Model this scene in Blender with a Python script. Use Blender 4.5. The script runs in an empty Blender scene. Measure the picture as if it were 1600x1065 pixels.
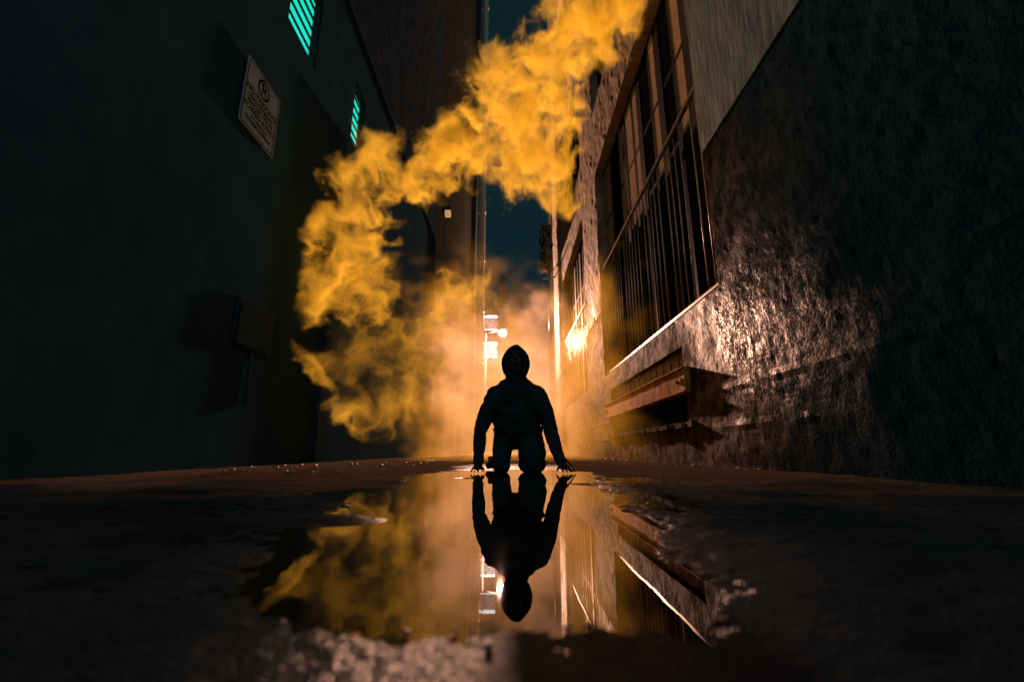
import bpy, bmesh, math, random
import numpy as np
from mathutils import Vector, Matrix, noise as mnoise

random.seed(7)
R = math.radians
scene = bpy.context.scene
COL = scene.collection

# ------------------------------------------------------------------ camera, sky, exposure
CAM_H = 0.17
cam_data = bpy.data.cameras.new('camera')
cam_data.sensor_width = 36.0
cam_data.lens = 15.525
cam_data.clip_start = 0.02
cam_data.clip_end = 400
cam_data.dof.use_dof = True
cam_data.dof.focus_distance = 3.9
cam_data.dof.aperture_fstop = 1.9
cam = bpy.data.objects.new('camera', cam_data)
COL.objects.link(cam)
cam.location = (0, 0, CAM_H)
cam.rotation_euler = (R(90 + 14.0), 0, 0)
scene.camera = cam

scene.view_settings.view_transform = 'Standard'
scene.view_settings.look = 'None'
scene.view_settings.gamma = 1
scene.view_settings.exposure = 0.0
cy = scene.cycles
cy.use_denoising = True
cy.denoiser = 'OPENIMAGEDENOISE'
cy.use_adaptive_sampling = True
cy.adaptive_threshold = 0.02
cy.max_bounces = 6
cy.diffuse_bounces = 2
cy.glossy_bounces = 3
cy.transmission_bounces = 2
cy.volume_bounces = 4
cy.transparent_max_bounces = 96
cy.volume_step_rate = 1.5
cy.volume_max_steps = 512
cy.sample_clamp_indirect = 6.0
cy.caustics_reflective = False
cy.caustics_refractive = False

LAMP_COL = (1.0, 0.50, 0.33)
LAMP_POWER = 140000.0
LAMP_POS = (-0.88, 40.0, 10.9)

# night sky: deep blue over the street, added fill glow behind the camera to lift the blacks
world = bpy.data.worlds.new('World')
scene.world = world
world.use_nodes = True
wn, wl = world.node_tree.nodes, world.node_tree.links
bg = wn['Background']
tc = wn.new('ShaderNodeTexCoord')
sep = wn.new('ShaderNodeSeparateXYZ')
wl.new(tc.outputs['Generated'], sep.inputs[0])
mr = wn.new('ShaderNodeMapRange')
mr.inputs['From Min'].default_value = 0.25
mr.inputs['From Max'].default_value = 0.75
wl.new(sep.outputs['Z'], mr.inputs['Value'])
ramp = wn.new('ShaderNodeMix'); ramp.data_type = 'RGBA'
wl.new(mr.outputs[0], ramp.inputs['Factor'])
ramp.inputs['A'].default_value = (0.0040, 0.0180, 0.0245, 1)
ramp.inputs['B'].default_value = (0.0038, 0.0155, 0.0190, 1)
mb = wn.new('ShaderNodeMapRange')
mb.inputs['From Min'].default_value = 0.15
mb.inputs['From Max'].default_value = -0.9
wl.new(sep.outputs['Y'], mb.inputs['Value'])
glow = wn.new('ShaderNodeMix'); glow.data_type = 'RGBA'
wl.new(mb.outputs[0], glow.inputs['Factor'])
wl.new(ramp.outputs['Result'], glow.inputs['A'])
glow.inputs['B'].default_value = (0.30, 0.47, 0.53, 1)
wl.new(glow.outputs['Result'], bg.inputs['Color'])
bg.inputs['Strength'].default_value = 1.0

# ------------------------------------------------------------------ helpers
def tag(o, label=None, cat=None, group=None, kind=None):
    if label: o['label'] = label
    if cat: o['category'] = cat
    if group: o['group'] = group
    if kind: o['kind'] = kind
    return o

def link(name, me, mat=None, parent=None):
    o = bpy.data.objects.new(name, me)
    COL.objects.link(o)
    if mat is not None:
        me.materials.append(mat)
    if parent is not None:
        o.parent = parent
    return o

def empty(name, loc=(0, 0, 0)):
    o = bpy.data.objects.new(name, None)
    COL.objects.link(o)
    o.location = loc
    return o

def obj(name, bm, mat=None, parent=None, smooth=False):
    me = bpy.data.meshes.new(name)
    bmesh.ops.recalc_face_normals(bm, faces=bm.faces)
    bm.to_mesh(me); bm.free()
    if smooth:
        for p in me.polygons: p.use_smooth = True
    return link(name, me, mat, parent)

def box(bm, x0, x1, y0, y1, z0, z1, bevel=0.0):
    r = bmesh.ops.create_cube(bm, size=1.0)
    vs = r['verts']
    for v in vs:
        v.co = Vector(((x0 + x1) / 2 + v.co.x * (x1 - x0), (y0 + y1) / 2 + v.co.y * (y1 - y0), (z0 + z1) / 2 + v.co.z * (z1 - z0)))
    if bevel:
        es = list({e for v in vs for e in v.link_edges})
        bmesh.ops.bevel(bm, geom=es, offset=bevel, segments=2, affect='EDGES', profile=0.6)
    return bm

def tube(bm, p0, p1, r0, r1=None, seg=12):
    p0, p1 = Vector(p0), Vector(p1)
    d = p1 - p0
    M = Matrix.Translation((p0 + p1) / 2) @ d.to_track_quat('Z', 'Y').to_matrix().to_4x4()
    bmesh.ops.create_cone(bm, cap_ends=True, segments=seg, radius1=r0, radius2=r0 if r1 is None else r1, depth=d.length, matrix=M)
    return bm

def fbm(p, o=4):
    return mnoise.fractal(p, 0.9, 2.1, o, noise_basis='PERLIN_ORIGINAL')

def new_mat(name):
    m = bpy.data.materials.new(name); m.use_nodes = True
    return m, m.node_tree.nodes, m.node_tree.links, m.node_tree.nodes['Principled BSDF']

def plain(name, col, rough=0.6, metal=0.0, spec=0.5):
    m, n, l, b = new_mat(name)
    t = n.new('ShaderNodeTexCoord'); nz = n.new('ShaderNodeTexNoise')
    nz.inputs['Scale'].default_value = 9; nz.inputs['Detail'].default_value = 6
    l.new(t.outputs['Object'], nz.inputs['Vector'])
    mx = n.new('ShaderNodeMix'); mx.data_type = 'RGBA'
    l.new(nz.outputs['Fac'], mx.inputs['Factor'])
    mx.inputs['A'].default_value = (*[c * 0.7 for c in col], 1)
    mx.inputs['B'].default_value = (*[min(1, c * 1.3) for c in col], 1)
    l.new(mx.outputs['Result'], b.inputs['Base Color'])
    b.inputs['Roughness'].default_value = rough
    b.inputs['Metallic'].default_value = metal
    b.inputs['Specular IOR Level'].default_value = spec
    return m

def emit(name, col, strength):
    m, n, l, b = new_mat(name)
    b.inputs['Base Color'].default_value = (0.02, 0.02, 0.02, 1)
    b.inputs['Emission Color'].default_value = (*col, 1)
    b.inputs['Emission Strength'].default_value = strength
    return m

def masonry(name, dark, light, scale=2.0, stretch=(1, 1, 1), r0=0.3, r1=0.75, bump=0.6, fine=60.0, spec=0.5, pits=0.0, boards=0.0, wet=None):
    """weathered render / concrete: mottled colour, patchy gloss where it is wet, coarse and fine relief"""
    m, n, l, b = new_mat(name)
    t = n.new('ShaderNodeTexCoord')
    mp = n.new('ShaderNodeMapping'); mp.inputs['Scale'].default_value = stretch
    l.new(t.outputs['Object'], mp.inputs['Vector'])
    a = n.new('ShaderNodeTexNoise'); a.inputs['Scale'].default_value = scale; a.inputs['Detail'].default_value = 9; a.inputs['Roughness'].default_value = 0.62
    l.new(mp.outputs[0], a.inputs['Vector'])
    c0 = n.new('ShaderNodeTexNoise'); c0.inputs['Scale'].default_value = 5.5; c0.inputs['Detail'].default_value = 8; c0.inputs['Roughness'].default_value = 0.7
    l.new(mp.outputs[0], c0.inputs['Vector'])
    cr = n.new('ShaderNodeValToRGB')
    cr.color_ramp.elements[0].position = 0.33; cr.color_ramp.elements[0].color = (*dark, 1)
    cr.color_ramp.elements[1].position = 0.66; cr.color_ramp.elements[1].color = (*light, 1)
    l.new(a.outputs['Fac'], cr.inputs[0]); l.new(cr.outputs[0], b.inputs['Base Color'])
    w = n.new('ShaderNodeTexNoise'); w.inputs['Scale'].default_value = 1.1; w.inputs['Detail'].default_value = 6
    l.new(t.outputs['Object'], w.inputs['Vector'])
    mr = n.new('ShaderNodeMapRange'); mr.inputs['From Min'].default_value = 0.35; mr.inputs['From Max'].default_value = 0.65
    mr.inputs['To Min'].default_value = r0; mr.inputs['To Max'].default_value = r1
    l.new(w.outputs['Fac'], mr.inputs[0]); l.new(mr.outputs[0], b.inputs['Roughness'])
    b.inputs['Specular IOR Level'].default_value = spec
    if wet:                      # tan concrete colour and a rougher finish further along the wall
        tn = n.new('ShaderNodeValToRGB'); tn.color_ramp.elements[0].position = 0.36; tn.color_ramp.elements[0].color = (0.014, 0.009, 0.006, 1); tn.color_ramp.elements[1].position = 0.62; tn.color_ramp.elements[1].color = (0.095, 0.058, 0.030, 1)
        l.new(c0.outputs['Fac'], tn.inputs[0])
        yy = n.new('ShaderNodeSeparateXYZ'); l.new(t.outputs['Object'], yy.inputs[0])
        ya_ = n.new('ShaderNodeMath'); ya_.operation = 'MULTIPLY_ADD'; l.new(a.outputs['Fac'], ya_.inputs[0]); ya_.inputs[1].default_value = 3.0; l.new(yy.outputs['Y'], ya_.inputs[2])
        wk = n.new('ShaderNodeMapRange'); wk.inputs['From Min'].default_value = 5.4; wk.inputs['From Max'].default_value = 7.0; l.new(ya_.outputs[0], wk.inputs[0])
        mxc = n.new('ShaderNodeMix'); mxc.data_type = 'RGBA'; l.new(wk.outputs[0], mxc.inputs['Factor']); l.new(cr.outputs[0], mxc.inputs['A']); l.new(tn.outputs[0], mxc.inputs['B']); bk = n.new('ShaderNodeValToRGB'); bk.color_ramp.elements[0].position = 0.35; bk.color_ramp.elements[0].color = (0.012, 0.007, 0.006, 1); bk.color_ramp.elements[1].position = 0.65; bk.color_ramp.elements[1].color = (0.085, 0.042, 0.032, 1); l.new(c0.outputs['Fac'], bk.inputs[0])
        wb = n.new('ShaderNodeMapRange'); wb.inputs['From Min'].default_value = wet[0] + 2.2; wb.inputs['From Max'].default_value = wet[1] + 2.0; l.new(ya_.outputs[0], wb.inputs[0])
        mbk = n.new('ShaderNodeMix'); mbk.data_type = 'RGBA'; l.new(wb.outputs[0], mbk.inputs['Factor']); l.new(cr.outputs[0], mbk.inputs['A']); l.new(bk.outputs[0], mbk.inputs['B']); l.new(mbk.outputs['Result'], mxc.inputs['A'])  # lamplight painted in: reddish on the lit stretch, near-black towards the camera
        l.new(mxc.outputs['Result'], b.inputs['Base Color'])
        rm = n.new('ShaderNodeMix'); l.new(wk.outputs[0], rm.inputs['Factor']); l.new(mr.outputs[0], rm.inputs['A']); rm.inputs['B'].default_value = 0.7; l.new(rm.outputs['Result'], b.inputs['Roughness'])
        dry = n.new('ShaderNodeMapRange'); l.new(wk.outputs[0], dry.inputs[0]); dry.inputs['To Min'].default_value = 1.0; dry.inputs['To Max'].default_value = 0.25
    if wet:                      # light falloff painted into the gloss: wet sheen kept to one stretch
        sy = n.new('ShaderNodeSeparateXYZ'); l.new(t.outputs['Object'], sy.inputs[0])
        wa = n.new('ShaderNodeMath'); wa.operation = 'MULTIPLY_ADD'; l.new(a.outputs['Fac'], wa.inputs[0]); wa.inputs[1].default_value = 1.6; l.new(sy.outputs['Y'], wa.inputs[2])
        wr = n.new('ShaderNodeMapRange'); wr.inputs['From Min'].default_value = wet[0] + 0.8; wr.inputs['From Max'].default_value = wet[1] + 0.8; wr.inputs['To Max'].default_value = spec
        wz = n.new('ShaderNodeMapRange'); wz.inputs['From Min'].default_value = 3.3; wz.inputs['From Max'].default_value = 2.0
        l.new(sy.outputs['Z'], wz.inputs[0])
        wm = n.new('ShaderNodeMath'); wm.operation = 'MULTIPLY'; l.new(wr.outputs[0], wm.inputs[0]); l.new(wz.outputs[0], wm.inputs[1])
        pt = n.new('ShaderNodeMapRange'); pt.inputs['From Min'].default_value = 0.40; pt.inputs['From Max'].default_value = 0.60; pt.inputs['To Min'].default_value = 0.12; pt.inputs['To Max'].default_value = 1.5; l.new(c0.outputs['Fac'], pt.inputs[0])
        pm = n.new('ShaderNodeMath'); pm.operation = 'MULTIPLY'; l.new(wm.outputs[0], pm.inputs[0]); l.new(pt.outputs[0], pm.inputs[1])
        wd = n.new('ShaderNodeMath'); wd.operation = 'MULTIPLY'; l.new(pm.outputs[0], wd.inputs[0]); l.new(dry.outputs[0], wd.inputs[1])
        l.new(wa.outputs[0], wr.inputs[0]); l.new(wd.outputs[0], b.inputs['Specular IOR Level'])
    f = n.new('ShaderNodeTexNoise'); f.inputs['Scale'].default_value = fine; f.inputs['Detail'].default_value = 5
    l.new(mp.outputs[0], f.inputs['Vector'])
    c = n.new('ShaderNodeTexNoise'); c.inputs['Scale'].default_value = 7; c.inputs['Detail'].default_value = 8
    l.new(mp.outputs[0], c.inputs['Vector'])
    ad = n.new('ShaderNodeMath'); ad.operation = 'MULTIPLY_ADD'
    l.new(f.outputs['Fac'], ad.inputs[0]); ad.inputs[1].default_value = 0.45 if wet else 0.22; l.new(c.outputs['Fac'], ad.inputs[2])
    last = ad
    if pits:
        v = n.new('ShaderNodeTexVoronoi'); v.inputs['Scale'].default_value = 38
        l.new(t.outputs['Object'], v.inputs['Vector'])
        p = n.new('ShaderNodeMath'); p.operation = 'MULTIPLY_ADD'
        l.new(v.outputs['Distance'], p.inputs[0]); p.inputs[1].default_value = pits; l.new(ad.outputs[0], p.inputs[2])
        last = p
    if wet:
        fn = n.new('ShaderNodeTexNoise'); fn.inputs['Scale'].default_value = 13; fn.inputs['Detail'].default_value = 7; fn.inputs['Roughness'].default_value = 0.62
        l.new(t.outputs['Object'], fn.inputs['Vector'])
        fl = n.new('ShaderNodeMapRange'); fl.interpolation_type = 'SMOOTHSTEP'; fl.inputs['From Min'].default_value = 0.485; fl.inputs['From Max'].default_value = 0.525; l.new(fn.outputs['Fac'], fl.inputs[0])
        p = n.new('ShaderNodeMath'); p.operation = 'MULTIPLY_ADD'; l.new(fl.outputs[0], p.inputs[0]); p.inputs[1].default_value = 0.7; l.new(last.outputs[0], p.inputs[2]); last = p
    if boards:
        sx = n.new('ShaderNodeSeparateXYZ'); l.new(t.outputs['Object'], sx.inputs[0])
        mm = n.new('ShaderNodeMath'); mm.operation = 'MODULO'; l.new(sx.outputs['Z'], mm.inputs[0]); mm.inputs[1].default_value = boards
        cm = n.new('ShaderNodeMath'); cm.operation = 'LESS_THAN'; l.new(mm.outputs[0], cm.inputs[0]); cm.inputs[1].default_value = 0.02
        p = n.new('ShaderNodeMath'); p.operation = 'MULTIPLY_ADD'
        l.new(cm.outputs[0], p.inputs[0]); p.inputs[1].default_value = -0.15; l.new(last.outputs[0], p.inputs[2])
        last = p
    bu = n.new('ShaderNodeBump'); bu.inputs['Strength'].default_value = bump; bu.inputs['Distance'].default_value = 0.03
    l.new(last.outputs[0], bu.inputs['Height']); l.new(bu.outputs[0], b.inputs['Normal'])
    return m

# ------------------------------------------------------------------ materials
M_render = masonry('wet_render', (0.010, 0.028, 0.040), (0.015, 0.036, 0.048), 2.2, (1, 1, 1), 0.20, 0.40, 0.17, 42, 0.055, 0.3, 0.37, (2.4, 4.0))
M_panel = masonry('grey_concrete', (0.07, 0.105, 0.105), (0.155, 0.22, 0.215), 2.5, (1, 2.2, 0.45), 0.6, 0.85, 0.18, 40, 0.1)
M_concrete = masonry('tan_concrete', (0.13, 0.085, 0.048), (0.34, 0.24, 0.14), 2.6, (1, 2.6, 0.6), 0.6, 0.85, 0.6, 40, 0.12)
M_black = masonry('black_painted_brick', (0.017, 0.046, 0.068), (0.021, 0.055, 0.080), 2.0, (1, 1, 1), 0.8, 0.95, 0.05, 60, 0.0)
M_leftup = masonry('brown_stucco', (0.018, 0.032, 0.044), (0.030, 0.048, 0.062), 3.0, (1, 1, 1), 0.8, 0.95, 0.3, 50, 0.0)
M_far = masonry('streaked_cladding', (0.010, 0.012, 0.011), (0.030, 0.032, 0.026), 2.0, (1, 7, 0.25), 0.7, 0.9, 0.5, 40, 0.0)
M_frame = plain('dark_window_steel', (0.012, 0.012, 0.013), 0.6, 0, 0.05)
M_bar = plain('guard_bar_steel', (0.42, 0.34, 0.28), 0.3, 0.85)
M_sash = plain('tan_painted_pane', (0.34, 0.25, 0.17), 0.8, 0, 0.0)
M_glass = plain('dark_glass', (0.006, 0.007, 0.008), 0.5, 0, 0.0)
M_rust = masonry('rusty_steel', (0.26, 0.085, 0.014), (0.62, 0.25, 0.04), 5.0, (1, 1, 1), 0.7, 0.9, 0.3, 70, 0.04)
M_mesh = plain('vent_metal', (0.13, 0.085, 0.075), 0.45, 0.4)
M_pipe = plain('pale_pipe_paint', (0.26, 0.20, 0.13), 0.6, 0, 0.1)
M_pole = plain('galvanised_pole', (0.45, 0.42, 0.40), 0.28, 0.5)
M_plastic = plain('black_plastic_wrap', (0.012, 0.012, 0.013), 0.12)
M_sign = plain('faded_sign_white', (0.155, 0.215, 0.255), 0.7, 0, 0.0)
M_ink = plain('sign_ink', (0.004, 0.004, 0.005), 0.9, 0, 0.0)
M_cloth = plain('charcoal_cotton', (0.030, 0.042, 0.044), 0.95, 0, 0.0)
M_trouser = plain('charcoal_denim', (0.030, 0.041, 0.043), 0.95, 0, 0.0)
M_shoe = plain('dark_shoe_leather', (0.03, 0.03, 0.03), 0.4)
M_sole = plain('shoe_sole_rubber', (0.10, 0.09, 0.08), 0.6)
M_skin = plain('skin', (0.05, 0.03, 0.022), 0.6, 0, 0.1)
M_stone = plain('wet_stone', (0.10, 0.075, 0.065), 0.22)
M_leaf = plain('dry_litter', (0.30, 0.22, 0.15), 0.5)
M_bark = plain('bark', (0.03, 0.024, 0.02), 0.9)
M_needle = plain('dark_needles', (0.03, 0.032, 0.02), 0.7)
M_box = plain('dull_cabinet_metal', (0.022, 0.036, 0.050), 0.8, 0, 0.0)

# ------------------------------------------------------------------ walls with openings
def wall(name, X, ys, zs, holes, mat, parent, depth=0.45, cell=0.09, rough=0.0, facing=-1, seed=0.0, ridge=()):
    """a wall of real thickness: front at X (normal points to facing*x), openings cut out with their reveals"""
    def axis(lo, hi, cuts):
        pts = sorted({lo, hi, *[c for c in cuts if lo < c < hi]})
        out = [pts[0]]
        for a, b in zip(pts, pts[1:]):
            k = max(1, int(math.ceil((b - a) / cell)))
            out += [a + (b - a) * i / k for i in range(1, k + 1)]
        return out
    Y = axis(*ys, [c for h in holes for c in h[:2]]); Z = axis(*zs, [c for h in holes for c in h[2:4]])
    ny, nz = len(Y), len(Z)
    verts = []; fr = {}; bk = {}
    def front(i, j):
        if (i, j) not in fr:
            y, z = Y[i], Z[j]; dx = dy = dz = 0.0
            if rough:
                p = Vector((seed, y * 2.2, z * 2.2))
                dx = rough * (fbm(p * 1.3, 5) + 0.5 * fbm(p * 5.0, 3))
                edge = any((abs(y - h[0]) < 1e-6 or abs(y - h[1]) < 1e-6 or abs(z - h[2]) < 1e-6 or abs(z - h[3]) < 1e-6) and h[0] - 1e-6 <= y <= h[1] + 1e-6 and h[2] - 1e-6 <= z <= h[3] + 1e-6 for h in holes)
                if edge:
                    dx += rough * 0.9 * abs(fbm(p * 7.0, 2)); dz = 0.5 * rough * fbm(p * 6.0 + Vector((9, 0, 0)), 3); dy = 0.4 * rough * fbm(p * 6.0 + Vector((0, 5, 3)), 3)
                for rz, rw, rh in ridge:
                    wob = rz + 0.02 * fbm(Vector((3.3, y * 1.5, rz)), 3)
                    dx -= rh * math.exp(-((z - wob) / rw) ** 2) * max(0.0, 0.6 + 0.9 * fbm(Vector((y * 3, rz, 4)), 3))
            fr[i, j] = len(verts); verts.append((X - facing * 0 + (-facing) * dx, y + dy, z + dz))
        return fr[i, j]
    def back(i, j):
        if (i, j) not in bk:
            bk[i, j] = len(verts); verts.append((X - facing * depth, Y[i], Z[j]))
        return bk[i, j]
    solid = np.ones((ny - 1, nz - 1), bool)
    for h in holes:
        for i in range(ny - 1):
            yc = (Y[i] + Y[i + 1]) / 2
            if not h[0] < yc < h[1]: continue
            for j in range(nz - 1):
                if h[2] < (Z[j] + Z[j + 1]) / 2 < h[3]: solid[i, j] = False
    faces = []
    S = lambda i, j: 0 <= i < ny - 1 and 0 <= j < nz - 1 and solid[i, j]
    for i in range(ny - 1):
        for j in range(nz - 1):
            if not solid[i, j]: continue
            faces.append((front(i, j), front(i + 1, j), front(i + 1, j + 1), front(i, j + 1)))
            faces.append((back(i, j), back(i, j + 1), back(i + 1, j + 1), back(i + 1, j)))
            for (a, b, di, dj) in (((i, j), (i, j + 1), -1, 0), ((i + 1, j), (i + 1, j + 1), 1, 0), ((i, j), (i + 1, j), 0, -1), ((i, j + 1), (i + 1, j + 1), 0, 1)):
                if not S(i + di, j + dj):
                    faces.append((front(*a), front(*b), back(*b), back(*a)))
    me = bpy.data.meshes.new(name)
    me.from_pydata(verts, [], faces)
    bm = bmesh.new(); bm.from_mesh(me); bmesh.ops.recalc_face_normals(bm, faces=bm.faces); bm.to_mesh(me); bm.free()
    return link(name, me, mat, parent)

RX, LX = 2.05, -2.6
W1 = (4.12, 9.66); W2 = (11.7, 16.9)

# ------------------------------------------------------------------ right building
rb = tag(empty('warehouse_building', (RX, 9, 0)), 'tall concrete warehouse with barred windows and a rusty beam in its wet wall', 'building')
rb_inv = Matrix.Translation((-RX, -9, 0))
def keep(o):                       # children are modelled in world space
    o.matrix_parent_inverse = rb_inv
    return o
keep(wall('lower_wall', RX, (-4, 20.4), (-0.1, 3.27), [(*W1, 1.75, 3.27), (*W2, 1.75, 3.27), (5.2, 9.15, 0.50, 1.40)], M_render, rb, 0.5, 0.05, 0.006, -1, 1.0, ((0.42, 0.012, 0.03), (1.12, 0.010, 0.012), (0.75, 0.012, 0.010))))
panel_wall = keep(wall('concrete_panel', RX - 0.012, (-4, W1[0]), (3.275, 16), [], M_panel, rb, 0.5, 0.25, 0.006, -1, 2.0))
HOLES = []
for z0, z1 in ((3.27, 6.82), (8.5, 13.2), (14.8, 19.5)):
    for w in (W1, W2): HOLES.append((*w, z0, z1))
keep(wall('upper_wall', RX, (W1[0] + 0.002, 20.4), (3.274, 25), HOLES, M_concrete, rb, 0.5, 0.12, 0.016, -1, 3.0))
bm = bmesh.new(); box(bm, RX + 0.62, RX + 0.7, -4, 20.4, 0, 25); keep(obj('inner_wall', bm, M_black, rb))
for (ya, yb), nm in ((W1, 'big'), (W2, 'small')):
    bm = bmesh.new()
    box(bm, RX + 0.03, RX + 0.32, ya + 0.003, yb - 0.003, 1.752, 1.775, 0.006)
    keep(obj('window_sill', bm, M_concrete, rb))

def tall_window(ya, yb, z0, z1, cols, rows, pattern, guard=None):
    """steel window set back in its opening: frame with mullions, panes as sub-part, guard bars"""
    x0, x1 = RX + 0.20, RX + 0.27
    bm = bmesh.new()
    box(bm, x0, x1, ya, yb, z0, z0 + 0.09); box(bm, x0, x1, ya, yb, z1 - 0.09, z1)
    for k, y in enumerate(cols):
        w = 0.11 if k % 2 == 0 else 0.040
        box(bm, x0 - (0.004 if w > 0.1 else 0), x1, y - w, y + w, z0 + 0.09, z1 - 0.09)
    cs = [ya] + list(cols) + [yb]
    for z in rows:
        for a, b in zip(cs, cs[1:]):
            box(bm, x0 + 0.001, x1 - 0.006, a + 0.05, b - 0.05, z - 0.035, z + 0.035)
    fr = keep(obj('window', bm, M_frame, rb))
    g = bmesh.new(); p = bmesh.new(); zs = [z0] + list(rows) + [z1]
    for i, (a, b) in enumerate(zip(cs, cs[1:])):
        for j, (c, d) in enumerate(zip(zs, zs[1:])):
            t = p if pattern(i, j) else g
            box(t, x0 + 0.005, x0 + 0.02, a + 0.012, b - 0.012, c + 0.012, d - 0.012)
    for nm, b_, mt in (('dark_pane', g, M_glass), ('painted_pane', p, M_sash)):
        o = obj(nm, b_, mt, fr); o.matrix_parent_inverse = Matrix.Identity(4)
        o.matrix_parent_inverse = Matrix.Identity(4)
    return fr

tall_window(*W1, 1.78, 6.80, [4.62, 5.05, 5.60, 6.00, 6.62, 7.05, 7.66, 8.10, 8.75], [4.22, 5.40], lambda i, j: j >= 1 and (i % 2 == 1 or i == 6))
tall_window(*W2, 1.78, 6.80, [12.4, 13.0, 13.6, 14.2, 14.8, 15.4, 16.1], [3.6, 5.2], lambda i, j: j == 1 or (j == 0 and i % 2))
for z0, z1 in ((8.51, 13.19), (14.81, 19.49)):
    for w in (W1, W2):
        n_ = 6; cs = [w[0] + (w[1] - w[0]) * k / n_ for k in range(1, n_)]
        tall_window(*w, z0, z1, cs, [z0 + 1.6, z0 + 3.1], lambda i, j: (i * 3 + j) % 4 == 1)

guard = keep(tag(empty('window_guard'), None)); guard.parent = rb; guard.matrix_parent_inverse = rb_inv
bm = bmesh.new(); box(bm, RX + 0.035, RX + 0.085, W1[0] + 0.02, W1[1] - 0.04, 4.21, 4.26, 0.006)
obj('top_rail', bm, M_bar, guard)
bm = bmesh.new(); box(bm, RX + 0.04, RX + 0.08, W1[0] + 0.02, W1[1] - 0.04, 1.80, 1.83); obj('bottom_rail', bm, M_bar, guard)
y = 4.26
while y < 9.6:
    bm = bmesh.new(); tube(bm, (RX + 0.06, y, 1.83), (RX + 0.06, y, 4.212), 0.011, seg=8)
    obj('bar', bm, M_bar, guard, True)
    y += 0.185 + random.uniform(-0.012, 0.012) + (0.16 if random.random() < 0.10 else 0)
guard2 = empty('window_guard'); guard2.parent = rb; guard2.matrix_parent_inverse = rb_inv
bm = bmesh.new(); box(bm, RX + 0.035, RX + 0.085, W2[0] + 0.03, W2[1] - 0.03, 4.25, 4.30); obj('top_rail', bm, M_bar, guard2)
y = 11.95
while y < 16.7:
    bm = bmesh.new(); tube(bm, (RX + 0.06, y, 1.77), (RX + 0.06, y, 4.252), 0.012, seg=6); obj('bar', bm, M_bar, guard2, True)
    y += 0.33

# rusty channel across the basement opening, vent screen above it, broken ledge below
bm = bmesh.new()
prof = [(1.955, 0.83), (2.10, 0.83), (2.10, 1.12), (1.955, 1.12), (1.955, 1.107), (1.978, 1.102), (1.978, 0.848), (1.955, 0.843)]
for (a, b, na) in ((5.03, 9.5, 40),):
    rings = []
    for k in range(na + 1):
        yy = a + (b - a) * k / na; wv = 0.006 * fbm(Vector((yy * 1.3, 2, 2)), 3)
        rings.append([bm.verts.new((x + (wv if x < 2 else 0), yy, z + wv)) for x, z in prof])
    for r0_, r1_ in zip(rings, rings[1:]):
        for q in range(8): bm.faces.new((r0_[q], r0_[(q + 1) % 8], r1_[(q + 1) % 8], r1_[q]))
    bm.faces.new(rings[0]); bm.faces.new(rings[-1])
beam = keep(obj('steel_beam', bm, M_rust, rb))
for yy in (5.12, 5.28, 9.3, 9.42):
    bm = bmesh.new(); tube(bm, (1.985, yy, 0.975), (1.960, yy, 0.975), 0.022, seg=6); obj('bolt', bm, M_rust, beam)
bm = bmesh.new()
for k in range(14):
    z = 1.135 + k * 0.0185
    box(bm, RX + 0.06 + 0.02, RX + 0.10, 5.22, 9.13, z, z + 0.010)
for k in range(14):
    yy = 5.24 + k * 0.299; box(bm, RX + 0.07, RX + 0.079, yy - 0.006, yy + 0.006, 1.125, 1.395)
keep(obj('vent_screen', bm, M_mesh, rb))
bm = bmesh.new(); box(bm, RX + 0.40, RX + 0.44, 5.1, 9.25, 0.42, 1.45); keep(obj('opening_back', bm, M_black, rb))
bm = bmesh.new()
n_ = 60
for k in range(n_):
    a = 5.0 + 4.3 * k / n_; b = 5.0 + 4.3 * (k + 1) / n_
    h = 0.02 * fbm(Vector((a * 2.2, 0, 7)), 3); q = 0.03 * fbm(Vector((a * 2.9, 4, 7)), 3)
    box(bm, RX - 0.05 + q, RX + 0.38, a, b - 0.0005, 0.435, 0.497 + h)
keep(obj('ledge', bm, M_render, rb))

# ------------------------------------------------------------------ left building (near): black wall, paler storey above
lb = tag(empty('black_walled_building', (LX, 5, 0)), 'dark black-walled building with two turquoise lit louvre windows', 'building')
lb_inv = Matrix.Translation((-LX, -5, 0))
def keepl(o): o.matrix_parent_inverse = lb_inv; return o
LOU = [(4.06, 4.80, 5.06, 6.15), (6.10, 6.62, 5.10, 6.15)]
keepl(wall('wall', LX, (-4, 13.7), (-0.1, 7.1), LOU, M_black, lb, 0.4, 0.2, 0.002, 1, 5.0))
keepl(wall('upper_storey', LX - 0.02, (-4, 13.7), (7.104, 22), [], M_leftup, lb, 0.4, 0.4, 0.006, 1, 6.0))
bm = bmesh.new(); box(bm, LX - 0.02, LX + 0.06, -4, 13.7, 6.98, 7.10); keepl(obj('cornice', bm, M_black, lb))
bm = bmesh.new(); box(bm, LX - 0.02, LX + 0.07, 5.85, 6.05, 0, 4.9); keepl(obj('pilaster', bm, M_leftup, lb))
bm = bmesh.new(); box(bm, LX - 0.02, LX + 0.07, 13.45, 13.72, 0, 6.975); keepl(obj('pilaster', bm, M_leftup, lb))
M_teal = emit('turquoise_lit_blind', (0.006, 0.72, 0.54), 1.1)
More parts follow.
